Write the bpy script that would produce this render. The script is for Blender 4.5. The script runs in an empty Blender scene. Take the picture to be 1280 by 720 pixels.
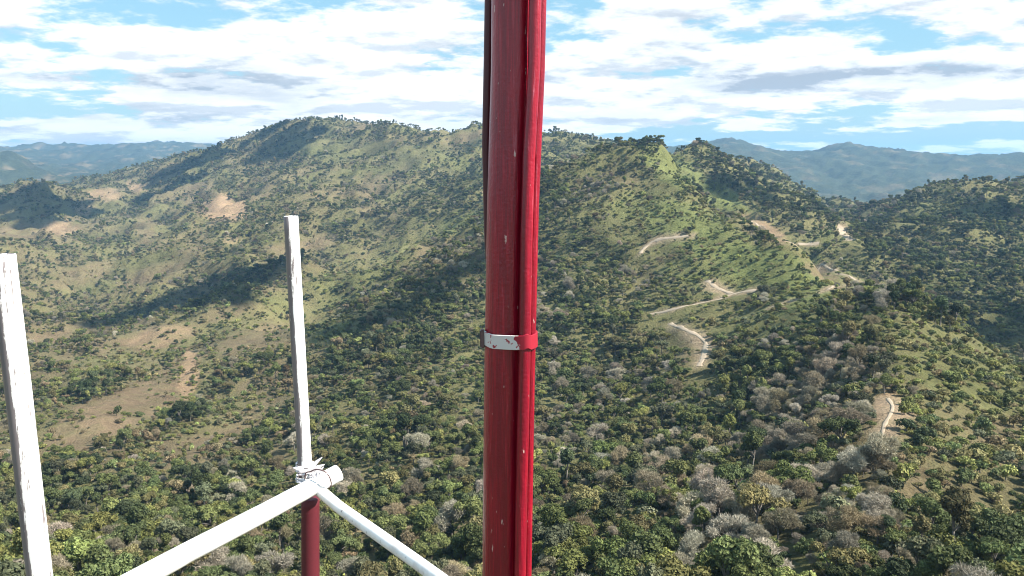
import bpy, bmesh, math, random
import numpy as np
from mathutils import Vector, Matrix, noise as mnoise

random.seed(7)
rng = np.random.default_rng(11)
scene = bpy.context.scene
COL = scene.collection
R = math.radians

# ------------------------------------------------------------------ camera
W, H, F = 1280.0, 720.0, 1108.5
HORIZON = 200.0
PITCH = math.atan((360 - HORIZON) / F)
cam_data = bpy.data.cameras.new('camera')
cam_data.sensor_width = 36.0
cam_data.lens = 36.0 * F / W
cam_data.clip_start = 0.05
cam_data.clip_end = 80000
cam = bpy.data.objects.new('camera', cam_data)
cam.location = (0, 0, 0)
cam.rotation_euler = (math.pi / 2 - PITCH, 0, 0)
COL.objects.link(cam)
scene.camera = cam
CP, SP = math.cos(PITCH), math.sin(PITCH)

def ray(px, py):
    x = (px - 640) / F; v = -(py - 360) / F
    return x, CP + v * SP, -SP + v * CP          # x, y, z (world), z camera axis = 1

def at(px, py, D):
    """point whose horizontal distance straight ahead (world Y) is D"""
    x, y, z = ray(px, py)
    return Vector((x, y, z)) * (D / y)

def project(x, y, z):
    d = y * CP - z * SP
    v = y * SP + z * CP
    d = np.maximum(d, 1e-3)
    return 640 + F * x / d, 360 - F * v / d

# ------------------------------------------------------------------ noise
def _hash(ix, iy, seed):
    n = (ix.astype(np.int64) * 374761393 + iy.astype(np.int64) * 668265263 + seed * 1442695041) & 0xffffffff
    n = ((n ^ (n >> 13)) * 1274126177) & 0xffffffff
    return ((n ^ (n >> 16)) & 0xffff) / 65535.0

def vnoise(x, y, seed=0):
    ix = np.floor(x); iy = np.floor(y)
    fx = x - ix; fy = y - iy
    ux = fx * fx * fx * (fx * (fx * 6 - 15) + 10); uy = fy * fy * fy * (fy * (fy * 6 - 15) + 10)
    a = _hash(ix, iy, seed) * 2 * math.pi; b = _hash(ix + 1, iy, seed) * 2 * math.pi
    c = _hash(ix, iy + 1, seed) * 2 * math.pi; d = _hash(ix + 1, iy + 1, seed) * 2 * math.pi
    ga = np.cos(a) * fx + np.sin(a) * fy
    gb = np.cos(b) * (fx - 1) + np.sin(b) * fy
    gc = np.cos(c) * fx + np.sin(c) * (fy - 1)
    gd = np.cos(d) * (fx - 1) + np.sin(d) * (fy - 1)
    return ((ga * (1 - ux) + gb * ux) * (1 - uy) + (gc * (1 - ux) + gd * ux) * uy) * 1.5

def fbm(x, y, seed=0, octv=4):
    s = 0; a = 1.0; t = 0
    for k in range(octv):
        s = s + a * vnoise(x * 2 ** k + 17.3 * k, y * 2 ** k - 9.1 * k, seed + k); t += a; a *= .5
    return s / t

def sstep(a, b, x):
    t = np.clip((x - a) / (b - a), 0, 1)
    return t * t * (3 - 2 * t)

# ------------------------------------------------------------------ terrain: survey of the hills (image column -> distance, image row)
COLUMNS = {
 0:   [(150,745),(200,700),(300,650),(380,610),(500,560),(650,500),(800,455),(1000,415),(1300,370),(1600,330),(2000,295),(2500,268),(2900,245),(3300,233),(3900,250),(5000,206),(5500,194),(6500,206),(9500,190),(13500,197)],
 50:  [(150,745),(200,700),(300,655),(380,610),(500,555),(650,500),(800,455),(1000,418),(1300,378),(1600,332),(2000,295),(2450,262),(2700,230),(3150,266),(3500,240),(4500,234),(5500,222),(7000,205),(9500,186),(13500,196)],
 100: [(150,745),(200,705),(300,655),(380,605),(480,550),(600,505),(750,460),(950,420),(1150,400),(1320,412),(1620,348),(2000,305),(2500,270),(3000,247),(3400,232),(4200,238),(5500,224),(7500,204),(9500,184),(13500,196)],
 200: [(150,745),(250,665),(350,605),(450,555),(600,500),(750,455),(900,420),(1050,397),(1220,418),(1420,365),(1700,320),(2100,280),(2500,250),(2900,225),(3200,206),(4000,217),(6000,212),(9500,181),(13500,196)],
 300: [(150,745),(230,680),(350,610),(450,560),(600,495),(750,440),(900,395),(1050,360),(1200,385),(1450,325),(1800,280),(2200,245),(2600,215),(3000,177),(4000,205),(9500,188),(13500,196)],
 370: [(150,745),(230,680),(350,605),(450,550),(600,480),(750,422),(850,396),(970,420),(1120,350),(1230,324),(1350,330),(1700,270),(2100,235),(2600,190),(2900,156),(4000,200),(9500,190),(13500,196)],
 450: [(150,745),(230,675),(330,600),(450,520),(600,450),(750,397),(830,374),(950,402),(1110,341),(1270,362),(1600,275),(2000,230),(2400,190),(2700,156),(4000,200),(9500,190),(13500,196)],
 530: [(150,740),(230,660),(330,585),(450,505),(600,432),(750,372),(900,326),(1000,348),(1120,303),(1270,328),(1600,252),(2000,207),(2300,167),(4000,195),(9500,190),(13500,196)],
 600: [(150,735),(230,645),(330,575),(450,495),(600,420),(750,360),(950,290),(1040,304),(1150,266),(1290,284),(1600,230),(2000,190),(2300,161),(4000,195),(9500,190),(13500,196)],
 680: [(150,730),(230,635),(330,565),(450,490),(550,440),(700,370),(850,310),(1000,250),(1150,206),(1320,226),(1650,204),(2300,164),(4000,198),(9500,192),(13500,196)],
 740: [(150,725),(220,635),(320,570),(450,490),(550,432),(700,352),(850,290),(1000,230),(1120,190),(1300,222),(1800,206),(2500,174),(4000,202),(9500,192),(13500,196)],
 800: [(150,720),(200,640),(300,575),(420,500),(500,450),(600,400),(750,330),(900,260),(1000,215),(1100,178),(1270,222),(1500,210),(2500,189),(4000,200),(6500,187),(13500,196)],
 860: [(150,710),(190,640),(290,570),(400,500),(480,442),(560,402),(700,330),(850,265),(950,230),(1000,228),(1130,262),(1300,215),(1500,189),(1800,228),(2500,210),(4500,204),(6500,182),(13500,196)],
 930: [(140,705),(180,640),(260,575),(370,500),(460,440),(550,392),(650,342),(760,294),(830,273),(930,315),(1060,288),(1300,236),(1450,215),(1700,245),(2000,204),(2400,230),(4000,225),(6500,180),(13500,196)],
 1000:[(135,705),(170,640),(230,575),(320,500),(400,440),(480,392),(560,362),(650,325),(720,311),(810,348),(960,312),(1150,270),(1300,253),(1600,285),(2000,233),(2400,285),(3500,266),(4500,238),(6500,194),(13500,196)],
 1060:[(130,715),(165,640),(220,570),(290,500),(370,435),(450,385),(540,357),(600,358),(700,392),(850,336),(1000,302),(1150,286),(1400,290),(1900,258),(2400,280),(3500,264),(5000,226),(6500,182),(13500,196)],
 1110:[(125,720),(160,650),(210,570),(270,500),(340,445),(420,400),(500,362),(560,366),(680,412),(810,364),(950,325),(1200,285),(1500,259),(1900,266),(2400,280),(3500,262),(5000,226),(6500,188),(13500,196)],
 1180:[(130,725),(165,660),(210,600),(270,530),(340,470),(420,420),(490,387),(540,402),(640,450),(760,394),(900,345),(1150,290),(1500,239),(2000,262),(3500,260),(5000,229),(6500,196),(13500,196)],
 1280:[(130,745),(170,685),(220,628),(290,557),(360,502),(430,458),(490,452),(600,474),(720,432),(850,380),(1050,320),(1300,270),(1600,227),(2000,252),(3500,252),(5000,226),(6500,195),(13500,196)],
}
for px_, lst_ in COLUMNS.items():                                     # far side of the last crest drops away
    last = min(lst_[-4:-1], key=lambda q: q[1])
    lst_[-1:] = [(last[0] * 1.14, last[1] + 16), (14000, 204)]
    lst_.sort()
COLUMNS[1420] = [(r, y + (4 if r < 900 else -4)) for r, y in COLUMNS[1280]]
COLUMNS[-150] = [(r, y) for r, y in COLUMNS[0]]
# extra crest stations (column, row, distance)
CRESTS = [(330,168,2950),(345,161,2930),(405,155,2850),(425,156,2800),(480,156,2550),(500,163,2450),(570,167,2300),(582,161,2300),(640,161,2300),
          (720,170,2450),(770,179,2500),(240,194,3150),(260,190,3100),(150,218,3350),(830,184,1100),(875,187,1500),(900,203,1480),
          (960,208,2000),(1035,247,1950),(985,194,6500),(1020,190,6500),(1085,187,6500),(1130,189,6500),(1225,200,6500),(985,208,7400),(1020,204,7400),(1085,202,7400),(1130,204,7400),(1225,215,7400),(30,200,5450),(120,184,9400),(155,183,9400),(220,181,9400),(1140,246,1500),(1230,230,1550),
          (1150,368,500),(1215,410,470),(1085,358,540),(965,292,770),(30,232,2680),(75,238,2650)]
ctl = []
def add_ctl(px, py, r):
    x, y, z = ray(px, py)
    h = math.hypot(x, y)
    canopy = 5.0 if r < 3600 else 0.0
    ctl.append((math.atan2(x, y), math.log(r), z / h - canopy / r))
for px, lst in COLUMNS.items():
    for r, y in lst: add_ctl(px, y, r)
for px, py, r in CRESTS: add_ctl(px, py, r)
ctl = np.array(ctl)
KU, KV, C2 = 3.6, 1.7, 0.003
cu, cv = ctl[:, 0] * KU, ctl[:, 1] * KV
def kern(d2): return np.sqrt(d2 + C2)
n = len(ctl)
A = np.zeros((n + 3, n + 3))
A[:n, :n] = kern((cu[:, None] - cu[None]) ** 2 + (cv[:, None] - cv[None]) ** 2) - np.eye(n) * 0.002
A[:n, n] = 1; A[:n, n + 1] = cu; A[:n, n + 2] = cv; A[n:, :n] = A[:n, n:].T
wts = np.linalg.solve(A, np.concatenate([ctl[:, 2], [0, 0, 0]]))

fine = np.radians(np.linspace(-38, 38, 430))
coarse = np.radians(np.linspace(38, 322, 72)[1:-1])
AZ = np.concatenate([fine, coarse])
NAZ, NF = len(AZ), len(fine)
RR = np.concatenate([[4, 15, 30, 50, 75], np.geomspace(95, 14000, 640)])
NR = len(RR)
AZG, RG = np.meshgrid(AZ, RR, indexing='ij')
aw = np.where(AZG > math.pi, AZG - 2 * math.pi, AZG)
ac = np.clip(aw, R(-36), R(36))
uu, vv = (ac * KU).ravel(), (np.log(np.maximum(RG, 130)) * KV).ravel()
T = np.zeros(uu.size)
for k in range(0, uu.size, 20000):
    s = slice(k, k + 20000)
    T[s] = kern((uu[s, None] - cu) ** 2 + (vv[s, None] - cv) ** 2) @ wts[:n] + wts[n] + wts[n + 1] * uu[s] + wts[n + 2] * vv[s]
T = T.reshape(NAZ, NR)
XG, YG = RG * np.sin(AZG), RG * np.cos(AZG)
Z = T * RG
# foot of the tower hill, hidden below the frame
z0 = T * np.maximum(RG, 130)
k = np.clip(RG / 130, 0, 1)
Z = np.where(RG < 130, -16 * (1 - k) ** 1.3 + z0 * k ** 0.7, Z)
# behind the viewer the hills roll on at random
beh = sstep(R(40), R(90), np.abs(aw))
Z = Z * (1 - beh) + beh * (-60 - 60 * sstep(50, 600, RG) + 130 * fbm(XG / 1500, YG / 1500, 91, 4) * sstep(200, 2500, RG))
# spurs and gullies
def ridged(x, y, seed):
    return 1 - 2 * np.abs(fbm(x, y, seed, 3))
wx = XG + 60 * fbm(XG / 300, YG / 300, 51, 2); wy = YG + 60 * fbm(XG / 300, YG / 300, 57, 2)
SP1 = ridged(wx / 480, wy / 480, 3); SP2 = ridged(wx / 180, wy / 180, 13); SP3 = ridged((wx + 25 * SP2) / 75, (wy - 25 * SP2) / 75, 43)
Z += np.clip(RG * .010 - 4, 0, 28) * (SP1 - .55)
Z += np.clip(RG * .019 - 4, 0, 27) * (np.maximum(SP2, 0) ** 1.3 - .5)
Z += np.clip(RG * .0085 - 1.5, 0, 8) * (SP3 - .55)
SPUR = (SP2 - .6) + .6 * (SP3 - .6)                                     # + on the spurs, - in the gullies
Z += np.clip(RG * .003, .5, 3.0) * fbm(XG / 70, YG / 70, 23, 4)
Z += np.clip(RG * .017 - 55, 0, 120) * fbm(wx / 700, wy / 700, 33, 5)
TT = Z / RG

def grid_idx(x, y):
    a = np.arctan2(x, y); r = np.hypot(x, y)
    fi = np.clip((a - fine[0]) / (fine[1] - fine[0]), 0, NF - 1.001)
    lr = np.log(np.maximum(r, 95) / 95) / (math.log(14000 / 95) / 639)
    fj = np.clip(lr + 5, 5, NR - 1.001)
    return fi, fj
def height(x, y):
    x = np.asarray(x, float); y = np.asarray(y, float)
    fi, fj = grid_idx(x, y)
    i = fi.astype(int); j = fj.astype(int); a = fi - i; b = fj - j
    return (Z[i, j] * (1 - a) + Z[i + 1, j] * a) * (1 - b) + (Z[i, j + 1] * (1 - a) + Z[i + 1, j + 1] * a) * b
def sample(G, x, y):
    fi, fj = grid_idx(x, y)
    return G[np.round(fi).astype(int), np.round(fj).astype(int)]
def ground_at(px, py):
    """first ground point met along the line of sight of a surveyed image point"""
    x, y, z = ray(px, py)
    a = math.atan2(x, y); t = z / math.hypot(x, y)
    fi = (a - fine[0]) / (fine[1] - fine[0]); i = int(np.clip(fi, 0, NF - 2)); f = fi - i
    col = TT[i] * (1 - f) + TT[i + 1] * f
    idx = np.nonzero(col[6:] >= t)[0]
    j = (idx[0] + 6) if len(idx) else NR - 1
    t0, t1 = col[j - 1], col[j]
    q = 0 if t1 == t0 else np.clip((t - t0) / (t1 - t0), 0, 1)
    r = RR[j - 1] + (RR[j] - RR[j - 1]) * q
    return Vector((r * math.sin(a), r * math.cos(a), r * (t0 + (t1 - t0) * q)))

# ------------------------------------------------------------------ land cover: patches as surveyed ellipses
def zone(px, py, lst, nz):
    w = np.zeros_like(px)
    for cx, cy, rx, ry, ang, s in lst:
        c, sn = math.cos(R(ang)), math.sin(R(ang))
        dx, dy = px - cx, py - cy
        d = ((dx * c + dy * sn) / rx) ** 2 + ((-dx * sn + dy * c) / ry) ** 2
        w = np.maximum(w, s * sstep(1.25, .6, d + .95 * nz))
    return w
BARE = [(150,515,105,28,-25,1),(236,468,10,30,10,1),(280,263,24,14,0,1),(200,420,52,14,-12,.9),(75,285,22,10,0,.8),(400,302,30,9,-12,.8),
        (350,312,22,10,0,.7),(105,345,40,14,-20,.5),(170,235,14,6,10,.7),(130,243,24,8,0,.7),(952,284,36,8,32,1),(1035,347,40,8,30,.8),(1112,515,18,26,10,1),
        (180,290,14,20,0,.6),(60,425,50,8,-10,.7),(470,225,26,8,0,.5),(545,585,26,12,-15,.5),(440,240,50,10,-10,.4),(865,435,16,22,0,.5),(20,290,30,10,0,.7),
        (250,560,60,20,-20,.6),(330,425,60,18,-10,.6),(785,225,16,8,0,.5),(1260,560,40,40,0,.4),(1140,600,30,50,0,.4)]
GRASS = [(845,212,52,20,28,1),(905,250,50,14,32,1.05),(880,292,70,28,15,1.05),(965,335,85,26,18,1.1),(215,428,140,13,-15,.85),(560,285,50,9,-25,.8),(395,415,60,14,-15,.9),(800,255,40,20,0,.5),(1010,372,60,14,-18,.7),(890,345,60,20,10,.6),
         (430,345,110,16,-22,.6),(350,395,90,18,-18,.6),(520,300,80,12,-22,.6),(260,470,80,26,-20,.6),(130,470,90,22,-18,.5),(230,520,80,36,-20,.7),(60,560,60,50,0,.4),
         (1030,300,26,12,0,.5),(1180,262,40,9,10,.5),(960,400,70,16,-15,.4),(520,195,90,14,10,.5),(420,185,60,14,0,.5),(460,215,110,12,-10,.4),(1045,342,40,12,30,.9),(1010,372,70,10,-18,.9),(1215,470,70,40,20,.35)]
GREY = [(1130,362,50,7,8,1),(1025,520,95,60,-20,1),(1085,470,60,25,0,.8),(1085,620,70,60,0,1),(1110,372,60,12,5,.9),(800,342,46,16,0,.8),(860,590,70,40,-20,.5),(1000,450,60,30,-20,.5),
        (740,235,36,20,0,.7),(590,320,60,20,-15,.6),(1080,265,60,16,0,.5),(690,380,30,60,0,.5),(690,560,40,40,0,.5),(1000,690,160,60,0,.8),(780,500,80,40,0,.3)]
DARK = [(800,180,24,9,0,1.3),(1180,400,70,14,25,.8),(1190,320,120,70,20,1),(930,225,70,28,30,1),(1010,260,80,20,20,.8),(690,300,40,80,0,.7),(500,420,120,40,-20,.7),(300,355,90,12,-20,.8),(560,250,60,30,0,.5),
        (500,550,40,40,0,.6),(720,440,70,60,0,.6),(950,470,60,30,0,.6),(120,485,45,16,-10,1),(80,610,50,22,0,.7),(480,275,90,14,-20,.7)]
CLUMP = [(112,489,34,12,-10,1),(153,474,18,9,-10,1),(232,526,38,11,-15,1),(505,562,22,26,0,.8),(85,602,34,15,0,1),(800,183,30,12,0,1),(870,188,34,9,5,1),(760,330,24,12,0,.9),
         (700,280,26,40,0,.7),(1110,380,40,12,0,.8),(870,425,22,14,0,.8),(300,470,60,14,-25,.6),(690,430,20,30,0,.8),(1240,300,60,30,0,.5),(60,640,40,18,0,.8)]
SCRUB = [(1210,560,110,110,0,1),(1190,450,100,40,25,.8),(150,560,200,50,-15,.8),(250,450,200,60,-15,.8),(120,300,160,70,0,.5),(430,340,110,20,-20,.5),(940,420,90,40,-10,.6),
         (830,290,120,60,20,.5)]

# ------------------------------------------------------------------ node helpers
def new_mat(name):
    m = bpy.data.materials.new(name); m.use_nodes = True
    nt = m.node_tree; b = nt.nodes['Principled BSDF']
    return m, nt, b
def N(nt, typ, **kw):
    nd = nt.nodes.new(typ)
    for k, v in kw.items():
        if k.startswith('i_'): nd.inputs[k[2:].replace('_', ' ')].default_value = v
        else: setattr(nd, k, v)
    return nd
def mathn(nt, op, a, b=None, c=None, clamp=False):
    nd = nt.nodes.new('ShaderNodeMath'); nd.operation = op; nd.use_clamp = clamp
    for i, v in enumerate((a, b, c)):
        if v is None: continue
        if isinstance(v, (int, float)): nd.inputs[i].default_value = v
        else: nt.links.new(v, nd.inputs[i])
    return nd.outputs[0]
def mixc(nt, fac, a, b, blend='MIX'):
    nd = nt.nodes.new('ShaderNodeMix'); nd.data_type = 'RGBA'; nd.blend_type = blend
    for s, v in ((nd.inputs[0], fac), (nd.inputs[6], a), (nd.inputs[7], b)):
        if isinstance(v, (int, float)): s.default_value = v
        elif isinstance(v, tuple): s.default_value = (*v, 1) if len(v) == 3 else v
        else: nt.links.new(v, s)
    return nd.outputs[2]
def ramp(nt, fac, stops):
    nd = nt.nodes.new('ShaderNodeMapRange'); nd.interpolation_type = 'SMOOTHSTEP'
    nt.links.new(fac, nd.inputs[0])
    nd.inputs[1].default_value, nd.inputs[2].default_value = stops
    nd.inputs[3].default_value, nd.inputs[4].default_value = 0, 1
    return nd.outputs[0]
def noisen(nt, vec, scale, detail=4, rough=.55):
    nd = nt.nodes.new('ShaderNodeTexNoise'); nd.inputs['Scale'].default_value = scale
    nd.inputs['Detail'].default_value = detail; nd.inputs['Roughness'].default_value = rough
    nt.links.new(vec, nd.inputs['Vector'])
    return nd.outputs['Fac']

# ------------------------------------------------------------------ materials
def m_ground():
    m, nt, b = new_mat('hill_ground')
    tc = N(nt, 'ShaderNodeTexCoord').outputs['Object']
    att = N(nt, 'ShaderNodeAttribute', attribute_name='cover').outputs['Color']
    n1 = noisen(nt, tc, .9, 5, .65); n2 = noisen(nt, tc, .11, 5, .6); n3 = noisen(nt, tc, .018, 6, .65)
    v = mathn(nt, 'ADD', mathn(nt, 'MULTIPLY', n1, .8), mathn(nt, 'MULTIPLY', n2, .9))
    v = mathn(nt, 'ADD', v, mathn(nt, 'MULTIPLY', n3, .7))
    v = mathn(nt, 'MULTIPLY_ADD', v, 1.7, -1.05, clamp=False); v = mathn(nt, 'MAXIMUM', v, .3)
    cb = N(nt, 'ShaderNodeCombineColor'); 
    for s in cb.inputs: nt.links.new(v, s)
    c = mixc(nt, 1.0, att, cb.outputs[0], 'MULTIPLY')
    c = mixc(nt, mathn(nt, 'MULTIPLY', ramp(nt, n2, (.48, .62)), .35), c, (.075, .085, .03))
    nt.links.new(c, b.inputs['Base Color'])
    b.inputs['Roughness'].default_value = .95; b.inputs['Specular IOR Level'].default_value = .1
    bp = N(nt, 'ShaderNodeBump'); bp.inputs['Strength'].default_value = .9; bp.inputs['Distance'].default_value = 2.2
    nt.links.new(mathn(nt, 'ADD', n1, mathn(nt, 'MULTIPLY', n2, 2.0)), bp.inputs['Height'])
    nt.links.new(bp.outputs[0], b.inputs['Normal'])
    return m
def m_leaf():
    m, nt, b = new_mat('foliage')
    att = N(nt, 'ShaderNodeAttribute', attribute_name='tint', attribute_type='INSTANCER').outputs['Color']
    isl = N(nt, 'ShaderNodeNewGeometry').outputs['Random Per Island']
    f = mathn(nt, 'MULTIPLY_ADD', isl, .9, .6)
    cb = N(nt, 'ShaderNodeCombineColor')
    for s in cb.inputs: nt.links.new(f, s)
    c = mixc(nt, 1.0, att, cb.outputs[0], 'MULTIPLY')
    nt.links.new(c, b.inputs['Base Color'])
    b.inputs['Roughness'].default_value = .75; b.inputs['Specular IOR Level'].default_value = .12
    tr = N(nt, 'ShaderNodeBsdfTranslucent'); nt.links.new(c, tr.inputs[0])
    mx = N(nt, 'ShaderNodeMixShader'); mx.inputs[0].default_value = .22
    nt.links.new(b.outputs[0], mx.inputs[1]); nt.links.new(tr.outputs[0], mx.inputs[2])
    nt.links.new(mx.outputs[0], nt.nodes['Material Output'].inputs[0])
    return m
def m_bark():
    m, nt, b = new_mat('bark')
    tc = N(nt, 'ShaderNodeTexCoord').outputs['Object']
    mp = N(nt, 'ShaderNodeMapping'); mp.inputs['Scale'].default_value = (6, 6, 1.5); nt.links.new(tc, mp.inputs[0])
    c = mixc(nt, noisen(nt, mp.outputs[0], 2), (.06, .048, .038), (.2, .18, .155))
    nt.links.new(c, b.inputs['Base Color']); b.inputs['Roughness'].default_value = .9
    return m
def m_dirt():
    m, nt, b = new_mat('pale_dirt')
    tc = N(nt, 'ShaderNodeTexCoord').outputs['Object']
    c = mixc(nt, noisen(nt, tc, .5, 6), (.22, .165, .115), (.37, .30, .215))
    nt.links.new(c, b.inputs['Base Color']); b.inputs['Roughness'].default_value = .95
    return m
def m_white(name, wear, seed, run=.075):
    m, nt, b = new_mat(name)
    tc = N(nt, 'ShaderNodeTexCoord').outputs['Object']
    mp = N(nt, 'ShaderNodeMapping'); mp.inputs['Scale'].default_value = (1, 1, run); mp.inputs['Location'].default_value = (seed, seed * .7, seed * .3)
    nt.links.new(tc, mp.inputs[0])
    nz = noisen(nt, mp.outputs[0], 85, 7, .68)
    fine_n = noisen(nt, tc, 160, 4, .6)
    geo = N(nt, 'ShaderNodeNewGeometry')
    sx = N(nt, 'ShaderNodeSeparateXYZ'); nt.links.new(geo.outputs['Normal'], sx.inputs[0])
    side = ramp(nt, sx.outputs[0], (.35, -.7))                 # the weather side of the pipe
    th = mathn(nt, 'ADD', nz, mathn(nt, 'MULTIPLY', side, .24 * wear))
    th = mathn(nt, 'ADD', th, mathn(nt, 'MULTIPLY', fine_n, .08))
    peel = ramp(nt, th, (.62, .65) if wear > .5 else (.71, .74))
    stain = noisen(nt, mp.outputs[0], 14, 4)
    white = mixc(nt, ramp(nt, stain, (.45, .75)), (.84, .83, .82), (.68, .64, .62))
    bare = mixc(nt, nz, (.07, .062, .066), (.30, .26, .265))
    c = mixc(nt, peel, white, bare)
    nt.links.new(c, b.inputs['Base Color']); b.inputs['Roughness'].default_value = .42
    bp = N(nt, 'ShaderNodeBump'); bp.inputs['Strength'].default_value = .5; bp.inputs['Distance'].default_value = .0015
    nt.links.new(mathn(nt, 'SUBTRACT', 1.0, peel), bp.inputs['Height']); nt.links.new(bp.outputs[0], b.inputs['Normal'])
    return m
def m_red():
    m, nt, b = new_mat('red_gloss_paint')
    tc = N(nt, 'ShaderNodeTexCoord').outputs['Object']
    mp = N(nt, 'ShaderNodeMapping'); mp.inputs['Scale'].default_value = (1, 1, .045); nt.links.new(tc, mp.inputs[0])
    streak = noisen(nt, mp.outputs[0], 420, 5, .6)
    mp2 = N(nt, 'ShaderNodeMapping'); mp2.inputs['Scale'].default_value = (1, 1, .3); nt.links.new(tc, mp2.inputs[0])
    chip = noisen(nt, mp2.outputs[0], 190, 3, .5)
    patch = noisen(nt, mp.outputs[0], 60, 4, .6)
    chips = mathn(nt, 'MULTIPLY', ramp(nt, chip, (.72, .75)), .65)
    scr = mathn(nt, 'MULTIPLY', ramp(nt, streak, (.60, .70)), mathn(nt, 'MULTIPLY', ramp(nt, patch, (.40, .62)), .32))
    base = mixc(nt, ramp(nt, mathn(nt, 'ADD', mathn(nt, 'MULTIPLY', patch, .5), mathn(nt, 'MULTIPLY', streak, .5)), (.40, .60)), (.17, .0008, .014), (.31, .0012, .018))
    c = mixc(nt, scr, base, (.50, .26, .33))
    c = mixc(nt, chips, c, (.72, .55, .50))
    nt.links.new(c, b.inputs['Base Color'])
    nt.links.new(mathn(nt, 'MULTIPLY_ADD', patch, .25, .24), b.inputs['Roughness'])
    b.inputs['Specular IOR Level'].default_value = .5; b.inputs['Coat Weight'].default_value = .3; b.inputs['Coat Roughness'].default_value = .16
    bp = N(nt, 'ShaderNodeBump'); bp.inputs['Strength'].default_value = .45; bp.inputs['Distance'].default_value = .0012
    nt.links.new(mathn(nt, 'ADD', mathn(nt, 'ADD', streak, chip), noisen(nt, tc, 260, 3)), bp.inputs['Height']); nt.links.new(bp.outputs[0], b.inputs['Normal'])
    return m
def m_strap():
    m, nt, b = new_mat('chipped_strap_paint')
    tc = N(nt, 'ShaderNodeTexCoord').outputs['Object']
    nz = noisen(nt, tc, 75, 5, .6)
    sx = N(nt, 'ShaderNodeSeparateXYZ'); nt.links.new(tc, sx.inputs[0])
    edge = ramp(nt, mathn(nt, 'ADD', sx.outputs[0], mathn(nt, 'MULTIPLY_ADD', nz, .03, -.015)), (.0165, .0185))               # red overpaint on the far end of the strap
    f = mathn(nt, 'ADD', ramp(nt, nz, (.555, .58)), edge, clamp=True)
    c = mixc(nt, f, (.62, .58, .56), (.30, .008, .025))
    nt.links.new(c, b.inputs['Base Color']); b.inputs['Roughness'].default_value = .5
    return m
def m_plain(name, col, rough=.5):
    m, nt, b = new_mat(name)
    tc = N(nt, 'ShaderNodeTexCoord').outputs['Object']
    c = mixc(nt, noisen(nt, tc, 120, 4), tuple(.75 * v for v in col), tuple(min(.9, 1.15 * v) for v in col))
    nt.links.new(c, b.inputs['Base Color']); b.inputs['Roughness'].default_value = rough
    return m
MG, ML, MB, MD = m_ground(), m_leaf(), m_bark(), m_dirt()
MW, MW2, MRAIL = m_white('peeling_white_paint', 1.0, 0.0), m_white('peeling_white_paint_heavy', 1.5, 3.1), m_white('sound_white_paint', .2, 6.2, 1.0)
MRED, MSTRAP = m_red(), m_strap()
MCORD, MWIRE = m_plain('white_cord', (.78, .72, .73), .7), m_plain('rusty_wire', (.12, .07, .07), .6)
MCLOUD = m_plain('cloud_vapour', (.85, .85, .86), 1.0)

def mesh_np(name, verts, faces_flat, sizes, mats, midx=None, smooth=False):
    me = bpy.data.meshes.new(name)
    verts = np.asarray(verts, np.float32); faces_flat = np.asarray(faces_flat, np.int32); sizes = np.asarray(sizes, np.int32)
    me.vertices.add(len(verts)); me.vertices.foreach_set('co', verts.ravel())
    me.loops.add(len(faces_flat)); me.loops.foreach_set('vertex_index', faces_flat)
    me.polygons.add(len(sizes))
    me.polygons.foreach_set('loop_start', np.concatenate([[0], np.cumsum(sizes)[:-1]]).astype(np.int32))
    for mt in mats: me.materials.append(mt)
    if midx is not None: me.polygons.foreach_set('material_index', np.asarray(midx, np.int32))
    me.polygons.foreach_set('use_smooth', np.full(len(sizes), smooth))
    me.update(calc_edges=True); me.validate()
    return me
def link(name, me, parent=None, **props):
    o = bpy.data.objects.new(name, me); COL.objects.link(o)
    if parent: o.parent = parent
    for k, v in props.items(): o[k] = v
    return o

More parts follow.
